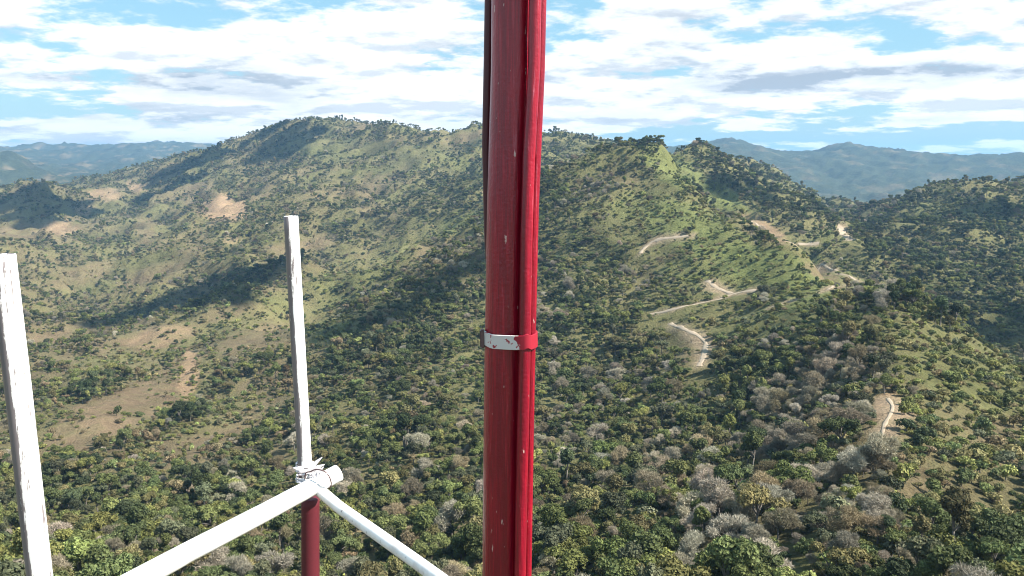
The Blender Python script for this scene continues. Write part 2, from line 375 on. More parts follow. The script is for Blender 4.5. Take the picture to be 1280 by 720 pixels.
# ------------------------------------------------------------------ dirt roads
ROADS = [('dirt_road', [(800,317),(806,309),(814,303),(824,299),(840,297),(862,295)], 3.0),
         ('dirt_road', [(812,393),(835,389),(860,382),(880,378),(900,374),(914,368),(928,365),(945,363)], 2.9),
         ('footpath', [(884,351),(891,357),(903,363),(914,367)], 2.8),
         ('dirt_road', [(838,404),(850,410),(862,414),(873,420),(883,428),(881,440),(874,458)], 2.3),
         ('footpath', [(1110,498),(1117,508),(1113,519),(1104,533),(1103,545)], .9),
         ('dirt_road', [(1054,284),(1050,290),(1057,295),(1062,301)], 9.0),
         ('footpath', [(938,276),(962,293),(990,306),(1020,324),(1050,341),(1080,358)], 2.2),
         ('footpath', [(1062,356),(1030,364),(1000,373),(965,384)], 1.3),
         ('footpath', [(998,305),(1012,305),(1024,304)], 5.0)]
road_pts = []
for nm, pl, wd in ROADS:
    dense = []
    for (a, b), (c, d) in zip(pl[:-1], pl[1:]):
        for q in np.linspace(0, 1, 5)[:-1]: dense.append(ground_at(a + (c - a) * q, b + (d - b) * q))
    dense.append(ground_at(*pl[-1]))
    # smooth the run so that no station jumps across a fold of the ground
    P = np.array([[p.x, p.y] for p in dense])
    for _ in range(3): P[1:-1] = .25 * P[:-2] + .5 * P[1:-1] + .25 * P[2:]
    tot = []
    for k in range(len(P) - 1):
        m_ = max(2, int(np.hypot(*(P[k + 1] - P[k])) / 1.5))
        for q in np.linspace(0, 1, m_)[:-1]: tot.append(P[k] + (P[k + 1] - P[k]) * q)
    P = np.array(tot + [P[-1]])
    tg = np.gradient(P, axis=0); tg /= np.linalg.norm(tg, axis=1)[:, None] + 1e-9
    nr = np.stack([-tg[:, 1], tg[:, 0]], 1)
    wv = wd * .5 * (1 + .6 * vnoise(np.arange(len(P)) * .31, np.arange(len(P)) * 0.0 + wd, 5))
    vv_, fl = [], []
    off = [-1.15, -1, -.35, .35, 1, 1.15]
    for s in off:
        jag = .35 * wd * vnoise(np.arange(len(P)) * .55, np.full(len(P), s * 3.1), 8)
        q = P + nr * (wv * s + jag)[:, None]
        hz = height(q[:, 0], q[:, 1]) + (.18 if abs(s) <= 1 else -.25)
        vv_.append(np.column_stack([q, hz]))
    vv_ = np.stack(vv_, 1).reshape(-1, 3)
    for k in range(len(P) - 1):
        for s in range(len(off) - 1):
            a = k * 6 + s; fl += [a, a + 1, a + 7, a + 6]
    link(nm, mesh_np(nm, vv_, fl, [4] * (len(fl) // 4), [MD], smooth=True), kind='structure')
    road_pts.append(P)
road_all = np.concatenate(road_pts)
road_az, road_r = np.arctan2(road_all[:, 0], road_all[:, 1]), np.hypot(road_all[:, 0], road_all[:, 1])

# ------------------------------------------------------------------ ground sheet
PX, PY = project(XG, YG, Z)
nz = fbm(XG / 60, YG / 60, 71, 3) + .5 * fbm(XG / 16, YG / 16, 75, 3)
infr = (np.abs(aw) < R(36))
zb = np.where(infr, zone(PX, PY, BARE, nz), 0); zg = np.where(infr, zone(PX, PY, GRASS, nz), 0)
zb = np.maximum(zb, .75 * sstep(.22, .5, fbm(XG / 230, YG / 230, 77, 4) - .12 * (RG < 600)) * (PX < 650))
cov = np.zeros((NAZ, NR, 4)); cov[..., 3] = 1
def mixv(a, b, w): return a * (1 - w[..., None]) + np.array(b) * w[..., None]
c3 = np.zeros((NAZ, NR, 3)) + np.array((.115, .108, .046))
c3 = mixv(c3, (.175, .14, .075), sstep(-.1, .35, fbm(XG / 160, YG / 160, 81, 4)) * .7)
c3 = mixv(c3, (.165, .150, .062), np.clip(sstep(0, .35, SPUR), 0, 1) * .6 * sstep(250, 600, RG))
c3 = mixv(c3, (.15, .12, .068), sstep(420, 330, PX) * sstep(370, 430, PY) * sstep(620, 570, PY) * infr * .8)
c3 = mixv(c3, (.185, .135, .082), .5 * sstep(640, 480, PX) * sstep(300, 500, RG) * sstep(-.25, .3, fbm(XG / 120, YG / 120, 86, 4)))
c3 = mixv(c3, (.150, .160, .055), (1 - .45 * sstep(640, 480, PX)) * zg * (1 - .35 * sstep(0, .4, fbm(XG / 25, YG / 25, 83, 3))))
c3 = mixv(c3, (.19, .135, .082), zb * (1 - .5 * sstep(-.1, .3, fbm(XG / 22, YG / 22, 84, 3))))
orange = zone(PX, PY, [(75,285,22,10,0,.6),(130,243,24,8,0,.6),(170,235,14,6,10,.6),(105,262,10,8,0,.8),(290,300,10,6,0,.5),(280,263,30,18,0,1),(236,468,14,34,10,.8),(952,284,40,10,32,.5),(1112,515,22,30,10,.8),(200,420,40,10,-12,.4)], nz)
c3 = mixv(c3, (.36, .24, .145), np.where(infr, orange, 0) * .85)
verge = np.zeros_like(RG)
for a, q in zip(road_az[::2], road_r[::2]):
    i0, i1 = np.searchsorted(fine, [a - 14 / q, a + 14 / q]); j0, j1 = np.searchsorted(RR, [q - 14, q + 14])
    if i1 > i0 and j1 > j0:
        d = np.hypot((AZG[i0:i1, j0:j1] - a) * q, RG[i0:i1, j0:j1] - q)
        verge[i0:i1, j0:j1] = np.maximum(verge[i0:i1, j0:j1], sstep(8, 1.5, d + 5 * nz[i0:i1, j0:j1]))
c3 = mixv(c3, (.30, .225, .15), verge * .9)
far = sstep(3300, 4200, RG)
farc = np.zeros_like(c3) + np.array((.040, .050, .032))
farc = mixv(farc, (.26, .19, .12), sstep(.10, .35, fbm(XG / 110, YG / 200, 85, 5)) * np.where(PX > 640, .28, .5))
farc = mixv(farc, (.03, .036, .025), sstep(.1, .4, fbm(XG / 260, YG / 260, 88, 5)) * .8)
c3 = c3 * (1 - far[..., None]) + farc * far[..., None]
cov[..., :3] = c3
ii, jj = np.meshgrid(np.arange(NAZ), np.arange(NR - 1), indexing='ij')
i2 = (ii + 1) % NAZ
quads = np.stack([ii * NR + jj, ii * NR + jj + 1, i2 * NR + jj + 1, i2 * NR + jj], -1).reshape(-1, 4)
vs = np.stack([XG, YG, Z], -1).reshape(-1, 3)
apex = len(vs)
vs = np.concatenate([vs, [[0, 0, float(Z[:, 0].mean())]]])
tri = np.stack([np.full(NAZ, apex), np.arange(NAZ) * NR, ((np.arange(NAZ) + 1) % NAZ) * NR], -1)
ff = np.concatenate([quads.ravel(), tri.ravel()]); sz = np.concatenate([np.full(len(quads), 4), np.full(len(tri), 3)])
gm = mesh_np('ground', vs, ff, sz, [MG], smooth=True)
at_ = gm.attributes.new('cover', 'FLOAT_COLOR', 'POINT')
at_.data.foreach_set('color', np.concatenate([cov.reshape(-1, 4), [[.06, .06, .03, 1]]]).astype(np.float32).ravel())
link('ground', gm, kind='structure')

# ------------------------------------------------------------------ tree, bare tree and shrub shapes
def tube(pts, rads, seg=7):
    v, f = [], []
    for k, (p, r) in enumerate(zip(pts, rads)):
        d = (pts[min(k + 1, len(pts) - 1)] - pts[max(k - 1, 0)]).normalized()
        a = d.orthogonal().normalized(); b = d.cross(a)
        for s in range(seg):
            t = 2 * math.pi * s / seg
            v.append(p + a * (r * math.cos(t)) + b * (r * math.sin(t)))
    for k in range(len(pts) - 1):
        for s in range(seg):
            f.append((k * seg + s, k * seg + (s + 1) % seg, (k + 1) * seg + (s + 1) % seg, (k + 1) * seg + s))
    f.append(tuple(range((len(pts) - 1) * seg, len(pts) * seg)))
    return v, f
def merge(parts):
    v, f = [], []
    for pv, pf in parts:
        o = len(v); v += pv; f += [tuple(i + o for i in q) for q in pf]
    return v, f
def limbs(rd, h, lobes, r0):
    parts = []
    bend = Vector((rd.uniform(-.4, .4), rd.uniform(-.4, .4), 0))
    fork = h * .38
    parts.append(tube([Vector((0, 0, -1.2)), Vector((0, 0, .4)), bend * .5 + Vector((0, 0, fork * .6)), bend + Vector((0, 0, fork))], [r0 * 1.5, r0, r0 * .8, r0 * .7], 7))
    s = bend + Vector((0, 0, fork))
    for c, rr in lobes:
        c = Vector(c); mid = s.lerp(c, .5) + Vector((rd.uniform(-.3, .3), rd.uniform(-.3, .3), .2))
        parts.append(tube([s, mid, c], [r0 * .55, r0 * .35, r0 * .12], 5))
    return merge(parts)
def leaves(rd, lobes, nleaf, size):
    v, f = [], []
    vol = [l[1][0] * l[1][1] + l[1][0] * l[1][2] for l in lobes]; tot = sum(vol)
    for (c, rr), w in zip(lobes, vol):
        for _ in range(int(nleaf * w / tot)):
            u = Vector((rd.gauss(0, 1), rd.gauss(0, 1), rd.gauss(0, 1) + .25)).normalized()
            bump = 1 + .42 * mnoise.noise(u * 2.3 + Vector(c)) + .2 * mnoise.noise(u * 5 + Vector(c))
            q = rd.uniform(.55, 1.0) ** .6 * bump
            p = Vector(c) + Vector((u.x * rr[0], u.y * rr[1], u.z * rr[2])) * q
            nrm = (u + Vector((rd.gauss(0, .55), rd.gauss(0, .55), rd.gauss(0, .55) + .25))).normalized()
            a = nrm.orthogonal().normalized(); a = Matrix.Rotation(rd.uniform(0, 6.28), 3, nrm) @ a; b = nrm.cross(a)
            s = size * rd.uniform(.6, 1.35); k = len(v)
            v += [p - a * s + nrm * -.12 * s, p - b * s * .55, p + a * s + nrm * -.12 * s, p + b * s * .55]
            f.append((k, k + 1, k + 2, k + 3))
    return v, f
def twigs(rd, lobes, nt_, ln, wd):
    v, f = [], []
    for _ in range(nt_):
        c, rr = rd.choice(lobes)
        u = Vector((rd.gauss(0, 1), rd.gauss(0, 1), rd.gauss(0, 1) + .3)).normalized()
        p = Vector(c) + Vector((u.x * rr[0], u.y * rr[1], u.z * rr[2])) * rd.uniform(.45, .95)
        d = (u * .55 + Vector((rd.gauss(0, .6), rd.gauss(0, .6), rd.gauss(0, .6) + .25))).normalized()
        a = d.orthogonal().normalized(); a = Matrix.Rotation(rd.uniform(0, 6.28), 3, d) @ a
        l, w = ln * rd.uniform(.5, 1.3), wd * rd.uniform(.6, 1.4); k = len(v)
        v += [p - a * w, p + a * w, p + d * l + a * w * .3, p + d * l * .6 - a * w]
        f.append((k, k + 1, k + 2, k + 3))
    return v, f
def boughs(rd, lobes, h):
    parts = []
    for c, rr in lobes:
        c = Vector(c); s = Vector((c.x * .35, c.y * .35, c.z * .62))
        for _ in range(7):
            u = Vector((rd.gauss(0, 1), rd.gauss(0, 1), rd.gauss(0, 1) + .5)).normalized()
            e = c + Vector((u.x * rr[0], u.y * rr[1], u.z * rr[2])) * rd.uniform(.6, 1.0)
            m = s.lerp(e, .5) + Vector((rd.uniform(-.25, .25), rd.uniform(-.25, .25), rd.uniform(-.1, .3)))
            parts.append(tube([s, m, e], [.07, .045, .015], 4))
    return merge(parts)
SHAPES = []          # (kind, trunk mesh, crown mesh, whole mesh)
def as_mesh(name, vf, mat, smooth=False):
    v, f = vf
    return mesh_np(name, [tuple(p) for p in v], [i for q in f for i in q], [len(q) for q in f], [mat], smooth=smooth)
proto_col = bpy.data.collections.new('shapes')
def add_shape(kind, tr, cr):
    t = as_mesh('trunk', tr, MB, True); c = as_mesh('crown', cr, ML)
    nv = len(tr[0]); fs = list(tr[1]) + [tuple(i + nv for i in q) for q in cr[1]]
    wm = mesh_np('whole', [tuple(p) for p in tr[0] + cr[0]], [i for q in fs for i in q], [len(q) for q in fs], [MB, ML], [0] * len(tr[1]) + [1] * len(cr[1]))
    o = bpy.data.objects.new('shape_%02d' % len(SHAPES), wm); proto_col.objects.link(o)
    SHAPES.append((kind, t, c))
rd = random.Random(3)
def lobeset(rd, nl, h, spread, rad, flat):
    ls = [((rd.uniform(-.3, .3), rd.uniform(-.3, .3), h * .78), (rad, rad, rad * flat))]
    for k in range(nl - 1):
        a = 6.283 * k / (nl - 1) + rd.uniform(-.7, .7); q = spread * rd.uniform(.5, 1.35); s = rad * rd.uniform(.42, .95)
        ls.append(((q * math.cos(a), q * math.sin(a), h * rd.uniform(.42, .88)), (s * rd.uniform(.8, 1.25), s * rd.uniform(.8, 1.25), s * flat * rd.uniform(.7, 1.15))))
    return ls
for nl, h, sp, ra, fl, nlf, sz_ in [(6,7.5,1.9,1.7,.85,2500,.25),(7,6.8,2.5,1.7,.62,2700,.25),(5,9,1.4,1.6,1.1,2500,.25),(8,7.2,2.6,1.5,.8,2700,.23),(4,6.2,1.6,1.5,.8,1500,.24),(7,8.2,2.2,1.9,.8,3000,.26)]:
    l = lobeset(rd, nl, h, sp, ra, fl)
    add_shape('leafy', limbs(rd, h, l, .22), leaves(rd, l, nlf, sz_))
NLEAFY = 6
for nl, h, sp, ra, fl in [(7,7.0,2.2,1.7,.8),(8,6.2,2.6,1.6,.65),(6,7.6,1.8,1.6,.95)]:
    l = lobeset(rd, nl, h, sp, ra, fl)
    add_shape('bare', limbs(rd, h, l, .2), merge([boughs(rd, l, h), twigs(rd, l, 4200, .62, .034), leaves(rd, l, 160, .16)]))
NBARE = 3
for nl, h, sp, ra, fl, nlf, sz_ in [(4,1.9,1.0,.95,.75,420,.24),(5,1.5,1.3,.9,.6,420,.23),(3,2.3,.7,.95,.9,380,.25),(5,1.2,1.4,.8,.6,350,.22)]:
    l = lobeset(rd, nl, h, sp, ra, fl)
    add_shape('shrub', limbs(rd, h, l, .09), leaves(rd, l, nlf, sz_))
NSHRUB = 4

# ------------------------------------------------------------------ where vegetation grows
def candidates(r0, r1, spacing, num_extra=1.0):
    rs, out = np.geomspace(r0, r1, 60), []
    for a, b in zip(rs[:-1], rs[1:]):
        s = spacing((a + b) / 2)
        num = rng.poisson(.5 * R(68) * (b * b - a * a) / s ** 2 * num_extra)
        r = np.sqrt(rng.uniform(a * a, b * b, num)); az = rng.uniform(R(-34), R(34), num)
        out.append(np.column_stack([r, az]))
    o = np.concatenate(out); return o[:, 0], o[:, 1]
cm = np.maximum.accumulate(TT[:NF], axis=1)                         # skyline angle met so far along each bearing
def hidden_by(x, y, z):
    fi, fj = grid_idx(x, y)
    i = np.round(fi).astype(int); j = np.maximum(fj.astype(int) - 3, 0)
    return cm[i, j] * np.hypot(x, y) - z                             # metres the point lies below the sight line
def near_road(x, y, side, front):
    az, r = np.arctan2(x, y), np.hypot(x, y)
    bad = np.zeros(len(x), bool)
    for a, q in zip(road_az[::3], road_r[::3]):
        dl = np.abs(az - a) * q; dr = q - r
        fr = min(front, q * .08)
        bad |= (dl < side) & (dr > -side) & (dr < fr)
    return bad
def scatter(spacing, r0, r1, small):
    r, az = candidates(r0, r1, spacing)
    x, y = r * np.sin(az), r * np.cos(az); z = height(x, y)
    px, py = project(x, y, z)
    hid = hidden_by(x, y, z + (4 if small else 9))
    keep = (hid < 22) & ~((py > 900))
    x, y, z, r, px, py, hid = [q[keep] for q in (x, y, z, r, px, py, hid)]
    nz = fbm(x / 60, y / 60, 71, 3) + .5 * fbm(x / 16, y / 16, 75, 3)
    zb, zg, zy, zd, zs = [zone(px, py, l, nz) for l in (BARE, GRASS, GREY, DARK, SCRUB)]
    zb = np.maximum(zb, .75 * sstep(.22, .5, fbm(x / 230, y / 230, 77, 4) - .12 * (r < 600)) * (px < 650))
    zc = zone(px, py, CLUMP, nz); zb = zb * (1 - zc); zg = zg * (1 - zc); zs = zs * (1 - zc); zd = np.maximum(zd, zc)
    n1 = fbm(x / 45, y / 45, 101, 3)
    openl = sstep(660, 560, px) * sstep(350, 600, r) + 1.6 * sstep(400, 330, px) * sstep(370, 430, py) * sstep(600, 560, py)
    n2 = fbm(x / 17, y / 17, 105, 3)
    near_flank = sstep(1090, 1150, px) * sstep(380, 430, py) * (1 - .6 * sstep(640, 720, py))
    spur = sample(SPUR, x, y) * sstep(220, 500, r)
    if small:
        dens = .42 + .15 * sstep(700, 300, r) + .25 * spur + .5 * zs + 1.1 * near_flank + .25 * zg - .8 * zb + .45 * n1 + .6 * n2 - .2 * zd
    else:
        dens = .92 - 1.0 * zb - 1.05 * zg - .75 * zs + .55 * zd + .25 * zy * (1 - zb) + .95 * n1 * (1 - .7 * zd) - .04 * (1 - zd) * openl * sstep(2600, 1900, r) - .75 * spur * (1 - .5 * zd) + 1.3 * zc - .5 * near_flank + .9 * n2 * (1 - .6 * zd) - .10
    keep = rng.uniform(0, 1, len(x)) < dens
    x, y, z, r, px, py, hid, zb, zg, zy, zd, zs = [q[keep] for q in (x, y, z, r, px, py, hid, zb, zg, zy, zd, zs)]
    bad = near_road(x, y, 3.0 if small else 5.5, 14 if small else 45)
    keep = ~bad
    return [q[keep] for q in (x, y, z, r, px, py, hid, zb, zg, zy, zd, zs)]
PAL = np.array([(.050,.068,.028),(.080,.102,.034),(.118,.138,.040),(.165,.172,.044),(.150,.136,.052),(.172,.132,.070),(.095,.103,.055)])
PALNAME = ['dark green', 'deep green', 'mid green', 'yellowish green', 'olive', 'brownish', 'dull green']
BPAL = np.array([(.27,.24,.18),(.23,.195,.135),(.31,.28,.215),(.25,.205,.125)])
BNAME = ['grey', 'brownish grey', 'pale grey', 'dry brown']
def choose(weights):
    w = np.clip(np.stack(weights, 1), 0.001, None); w = np.cumsum(w / w.sum(1)[:, None], 1)
    return (rng.uniform(0, 1, (len(w), 1)) > w).sum(1).clip(0, w.shape[1] - 1)
def build_list(small):
    if small: x, y, z, r, px, py, hid, zb, zg, zy, zd, zs = scatter(lambda q: 3.0 + q * .0034, 120, 2000, True)
    else: x, y, z, r, px, py, hid, zb, zg, zy, zd, zs = scatter(lambda q: 3.6 + np.clip(q * .0018, 0, 3.6), 120, 3700, False)
    nn = len(x)
    patch = fbm(x / 90, y / 90, 121, 3); patch2 = fbm(x / 38, y / 38, 131, 3)
    ones = np.ones(nn)
    right = sstep(620, 760, px)
    warm = sstep(700, 300, px) * sstep(620, 480, py)
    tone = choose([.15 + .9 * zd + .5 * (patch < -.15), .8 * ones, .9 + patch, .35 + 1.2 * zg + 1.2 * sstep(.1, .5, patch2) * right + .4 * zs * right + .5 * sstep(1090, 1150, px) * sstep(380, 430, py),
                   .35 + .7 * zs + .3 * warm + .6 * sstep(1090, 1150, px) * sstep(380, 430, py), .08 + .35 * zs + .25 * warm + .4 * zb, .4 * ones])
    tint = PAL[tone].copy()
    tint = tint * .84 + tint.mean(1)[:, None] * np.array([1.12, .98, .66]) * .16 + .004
    if not small:
        isb = rng.uniform(0, 1, nn) < np.clip(.12 + .75 * zy + .45 * sstep(.25, .55, patch2) - .3 * zd, .02, .9) * sstep(3000, 1200, r)
        btone = choose([ones, ones, .6 * ones, .5 * ones])
        tint[isb] = BPAL[btone[isb]]
        proto = rng.integers(0, NLEAFY, nn); proto[isb] = NLEAFY + rng.integers(0, NBARE, nn)[isb]
        scl = np.exp(rng.normal(-.54, .44, nn)).clip(.22, 1.45) * (1 + .12 * zd) * (1 + .25 * sstep(900, 2500, r))
    else:
        isb = np.zeros(nn, bool); btone = tone * 0
        proto = NLEAFY + NBARE + rng.integers(0, NSHRUB, nn)
        scl = np.exp(rng.normal(0, .35, nn)).clip(.5, 2.1) * (1 + .3 * sstep(600, 1500, r))
        tint = tint * 1.12
    tint *= np.exp(rng.normal(0, .26, (nn, 1))) * np.exp(rng.normal(0, .025, (nn, 3)))
    rot = rng.uniform(0, 6.283, nn)
    return dict(x=x, y=y, z=z, r=r, px=px, py=py, hid=hid, tint=tint, proto=proto, scl=scl, rot=rot, isb=isb, tone=np.where(isb, btone, tone))
trees, shrubs = build_list(False), build_list(True)

# lone trees that stand out on the bare slopes, one by one
LONE = [(238,528,5,1.15,0,'large dark spreading tree in the bush clump below the orange soil streak'),
        (112,497,3,1.5,0,'broad dark green tree above the bare brown field by the white post'),
        (150,487,0,1.0,0,'rounded dark tree at the upper corner of the bare brown field'),
        (505,560,2,1.5,0,'tall blackish green tree rising over the valley canopy behind the corner post'),
        (523,548,5,1.1,0,'dark domed tree pressed against the tall blackish valley tree'),
        (938,298,3,1.3,6,'round dark grey bush-like tree on the pale ochre ridge crest'),
        (1118,392,2,1.0,0,'dark upright tree standing above the grey scrub of the hump'),
        (75,600,5,1.2,0,'bushy dark tree at the foot of the slope by the white post')]

def gn_group(name):
    g = bpy.data.node_groups.new(name, 'GeometryNodeTree')
    g.interface.new_socket('Geometry', in_out='INPUT', socket_type='NodeSocketGeometry')
    g.interface.new_socket('Geometry', in_out='OUTPUT', socket_type='NodeSocketGeometry')
    gi, go = g.nodes.new('NodeGroupInput'), g.nodes.new('NodeGroupOutput')
    ci = g.nodes.new('GeometryNodeCollectionInfo'); ci.inputs['Collection'].default_value = proto_col
    ci.inputs['Separate Children'].default_value = True; ci.inputs['Reset Children'].default_value = True
    ip = g.nodes.new('GeometryNodeInstanceOnPoints'); ip.inputs['Pick Instance'].default_value = True
    def na(nm, t):
        q = g.nodes.new('GeometryNodeInputNamedAttribute'); q.data_type = t; q.inputs['Name'].default_value = nm
        return q.outputs['Attribute']
    L = g.links.new
    L(gi.outputs[0], ip.inputs['Points']); L(ci.outputs[0], ip.inputs['Instance'])
    L(na('proto', 'INT'), ip.inputs['Instance Index']); L(na('rot', 'FLOAT_VECTOR'), ip.inputs['Rotation']); L(na('scl', 'FLOAT_VECTOR'), ip.inputs['Scale'])
    L(ip.outputs[0], go.inputs[0])
    return g
GN = gn_group('planting')
def stuff(name, d, idx):
    me = bpy.data.meshes.new(name)
    me.vertices.add(len(idx)); me.vertices.foreach_set('co', np.column_stack([d['x'][idx], d['y'][idx], d['z'][idx]]).astype(np.float32).ravel())
    def attr(nm, t, arr, key):
        a = me.attributes.new(nm, t, 'POINT'); a.data.foreach_set(key, np.ascontiguousarray(arr).ravel())
    k = len(idx)
    attr('proto', 'INT', d['proto'][idx].astype(np.int32), 'value')
    attr('rot', 'FLOAT_VECTOR', np.column_stack([np.zeros(k), np.zeros(k), d['rot'][idx]]).astype(np.float32), 'vector')
    s = d['scl'][idx]; attr('scl', 'FLOAT_VECTOR', np.column_stack([s, s, s * rng.uniform(.8, 1.15, k)]).astype(np.float32), 'vector')
    attr('tint', 'FLOAT_COLOR', np.column_stack([d['tint'][idx], np.ones(k)]).astype(np.float32), 'color')
    o = link(name, me, kind='stuff')
    md = o.modifiers.new('planting', 'NODES'); md.node_group = GN
    return o

def region(px, py):
    if px < 345: return 'on the dry slope behind the white posts'
    if px < 610: return 'in the valley woods between corner post and red mast'
    if px < 905: return 'in the wooded gully below the winding dirt road'
    if px < 1105: return 'along the near ridge before the footpath'
    return 'on the sunny flank beyond the footpath'
def split(d, mask, count):
    show = mask & (d['hid'] < 1) & (d['px'] > 5) & (d['px'] < 1275) & (d['py'] > 100) & (d['py'] < 730)
    # things a pole covers are not counted among those the picture shows
    show &= ~((d['px'] > 598) & (d['px'] < 668)) & ~((d['px'] < 62) & (d['px'] > 18) & (d['py'] > 560))
    ids = np.nonzero(show)[0]
    size = d['scl'][ids] / d['r'][ids]
    return ids[np.argsort(-size)[:count]]
def plant(d, ids, name, cat, group, lab):
    for i in ids:
        kind, tm, cmh = SHAPES[d['proto'][i]]
        e = link(name, None)
        e.location = (d['x'][i], d['y'][i], d['z'][i]); e.rotation_euler = (0, 0, d['rot'][i])
        s = d['scl'][i]; e.scale = (s, s, s)
        e['label'] = lab(i); e['category'] = cat; e['group'] = group
        link('stem' if kind == 'shrub' else 'trunk', tm, e)
        c = link('foliage' if kind == 'shrub' else 'crown', cmh, e)
        c['tint'] = [float(q) for q in d['tint'][i]]
def size_word(s): return 'large' if s > 1.15 else ('small' if s < .72 else 'middling')
li = split(trees, ~trees['isb'], 300); bi = split(trees, trees['isb'], 300); si = split(shrubs, np.ones(len(shrubs['x']), bool), 300)
plant(trees, li, 'leafy_tree', 'tree', 'leafy trees of the near woods', lambda i: f"{size_word(trees['scl'][i])} {PALNAME[trees['tone'][i]]} leafy tree {region(trees['px'][i], trees['py'][i])}")
plant(trees, bi, 'bare_tree', 'bare tree', 'leafless trees of the near woods', lambda i: f"{size_word(trees['scl'][i])} {BNAME[trees['tone'][i]]} leafless twiggy tree {region(trees['px'][i], trees['py'][i])}")
plant(shrubs, si, 'shrub', 'shrub', 'shrubs on the near slopes', lambda i: f"low {PALNAME[shrubs['tone'][i]]} shrub {region(shrubs['px'][i], shrubs['py'][i])}")
for px, py, pr, sc, tn, lab in LONE:
    g = ground_at(px, py)
    kind, tm, cmh = SHAPES[pr]
    e = link('leafy_tree', None, label=lab, category='tree'); e.location = g; e.scale = (sc * 1.25,) * 3; e.rotation_euler = (0, 0, px * .37)
    link('trunk', tm, e); c = link('crown', cmh, e); c['tint'] = [float(q) for q in PAL[tn] * .8]
rest = np.setdiff1d(np.arange(len(trees['x'])), np.concatenate([li, bi]))
rests = np.setdiff1d(np.arange(len(shrubs['x'])), si)
stuff('woodland', trees, rest); stuff('scrub', shrubs, rests)
print('trees', len(rest), 'shrubs', len(rests), 'individuals', len(li), len(bi), len(si), 'min r', trees['r'][li].max(), trees['r'][bi].max(), shrubs['r'][si].max())

# ------------------------------------------------------------------ poles
def smooth_tube(name, pts, rad, mat, parent=None, seg=40, open_top=False):
    """pipe through pts; rad a number or one per point; ends closed (a rim and a hollow when open_top)"""
    if isinstance(rad, (int, float)): rad = [rad] * len(pts)
    P, Q = [], []
    for k in range(len(pts) - 1):
        n_ = 8
        for t in range(n_):
            P.append(pts[k].lerp(pts[k + 1], t / n_)); Q.append(rad[k] + (rad[k + 1] - rad[k]) * t / n_)
    P.append(pts[-1]); Q.append(rad[-1])
    d0, d1 = (P[1] - P[0]).normalized(), (P[-1] - P[-2]).normalized()
    r0, r1 = Q[0], Q[-1]
    if open_top:      # first point is the open end
        P = [P[0] + d0 * .05, P[0] + d0 * .001, P[0], P[0] + d0 * .0012] + P[1:]
        Q = [r0 * .82, r0 * .84, r0 * .95, r0] + Q[1:]
    else:
        P = [P[0], P[0] + d0 * .0005, P[0] + d0 * .003] + P[1:]; Q = [r0 * .75, r0 * .92, r0] + Q[1:]
    P += [P[-1] + d1 * .002, P[-1] + d1 * .0024]; Q += [r1 * .93, r1 * .75]
    v, f = [], []
    ref = Vector((0.1, -1, 0.05))
    ax = (P[-1] - P[0]).normalized()
    for k, (p, r) in enumerate(zip(P, Q)):
        if open_top and k < 4: d = d0
        else:
            d = P[min(k + 1, len(P) - 1)] - P[max(k - 1, 0)]
            d = d.normalized() if d.length > 1e-7 else ax
        a = (ref - d * ref.dot(d)).normalized(); b = d.cross(a)
        for s in range(seg):
            t = 2 * math.pi * s / seg; v.append(p + a * (r * math.cos(t)) + b * (r * math.sin(t)))
    for k in range(len(P) - 1):
        for s in range(seg): f.append((k * seg + s, k * seg + (s + 1) % seg, (k + 1) * seg + (s + 1) % seg, (k + 1) * seg + s))
    f.append(tuple(range(seg))[::-1]); f.append(tuple(range((len(P) - 1) * seg, len(P) * seg)))
    return link(name, as_mesh(name, (v, f), mat, True), parent)

mast = link('red_mast', None, label='scratched glossy red mast with pipes strapped to it and a chipped band', category='mast')
D = 1.0
base = at(632, 760, D); mast.location = base
def local(o):
    o.matrix_parent_inverse = Matrix.Translation(-base); return o
def pl(pts, D): return [at(a, b, D) for a, b in pts]
local(smooth_tube('tube', pl([(642,-120),(640,86),(634.5,260),(630.5,460),(628,634),(626,860)], 1.0), .0232, MRED, mast, 56))
local(smooth_tube('conduit', pl([(671,-120),(667.5,86),(661,200),(658,300),(655.5,460),(651.5,634),(648,860)], .974), .0068, MRED, mast, 28))
local(smooth_tube('rod', pl([(680,-120),(675.5,86),(668,260),(663.5,460),(660.5,634),(657,860)], .985), .0050, MRED, mast, 20))
local(smooth_tube('cable', pl([(614,-120),(610.5,86),(608.5,180),(611,290),(618,420),(624,634),(626,860)], 1.028), .0056, m_plain('shade_darkened_cable', (.065, .004, .012), .45), mast, 20))  # shade behind the tube is put into the cable's dark maroon colour
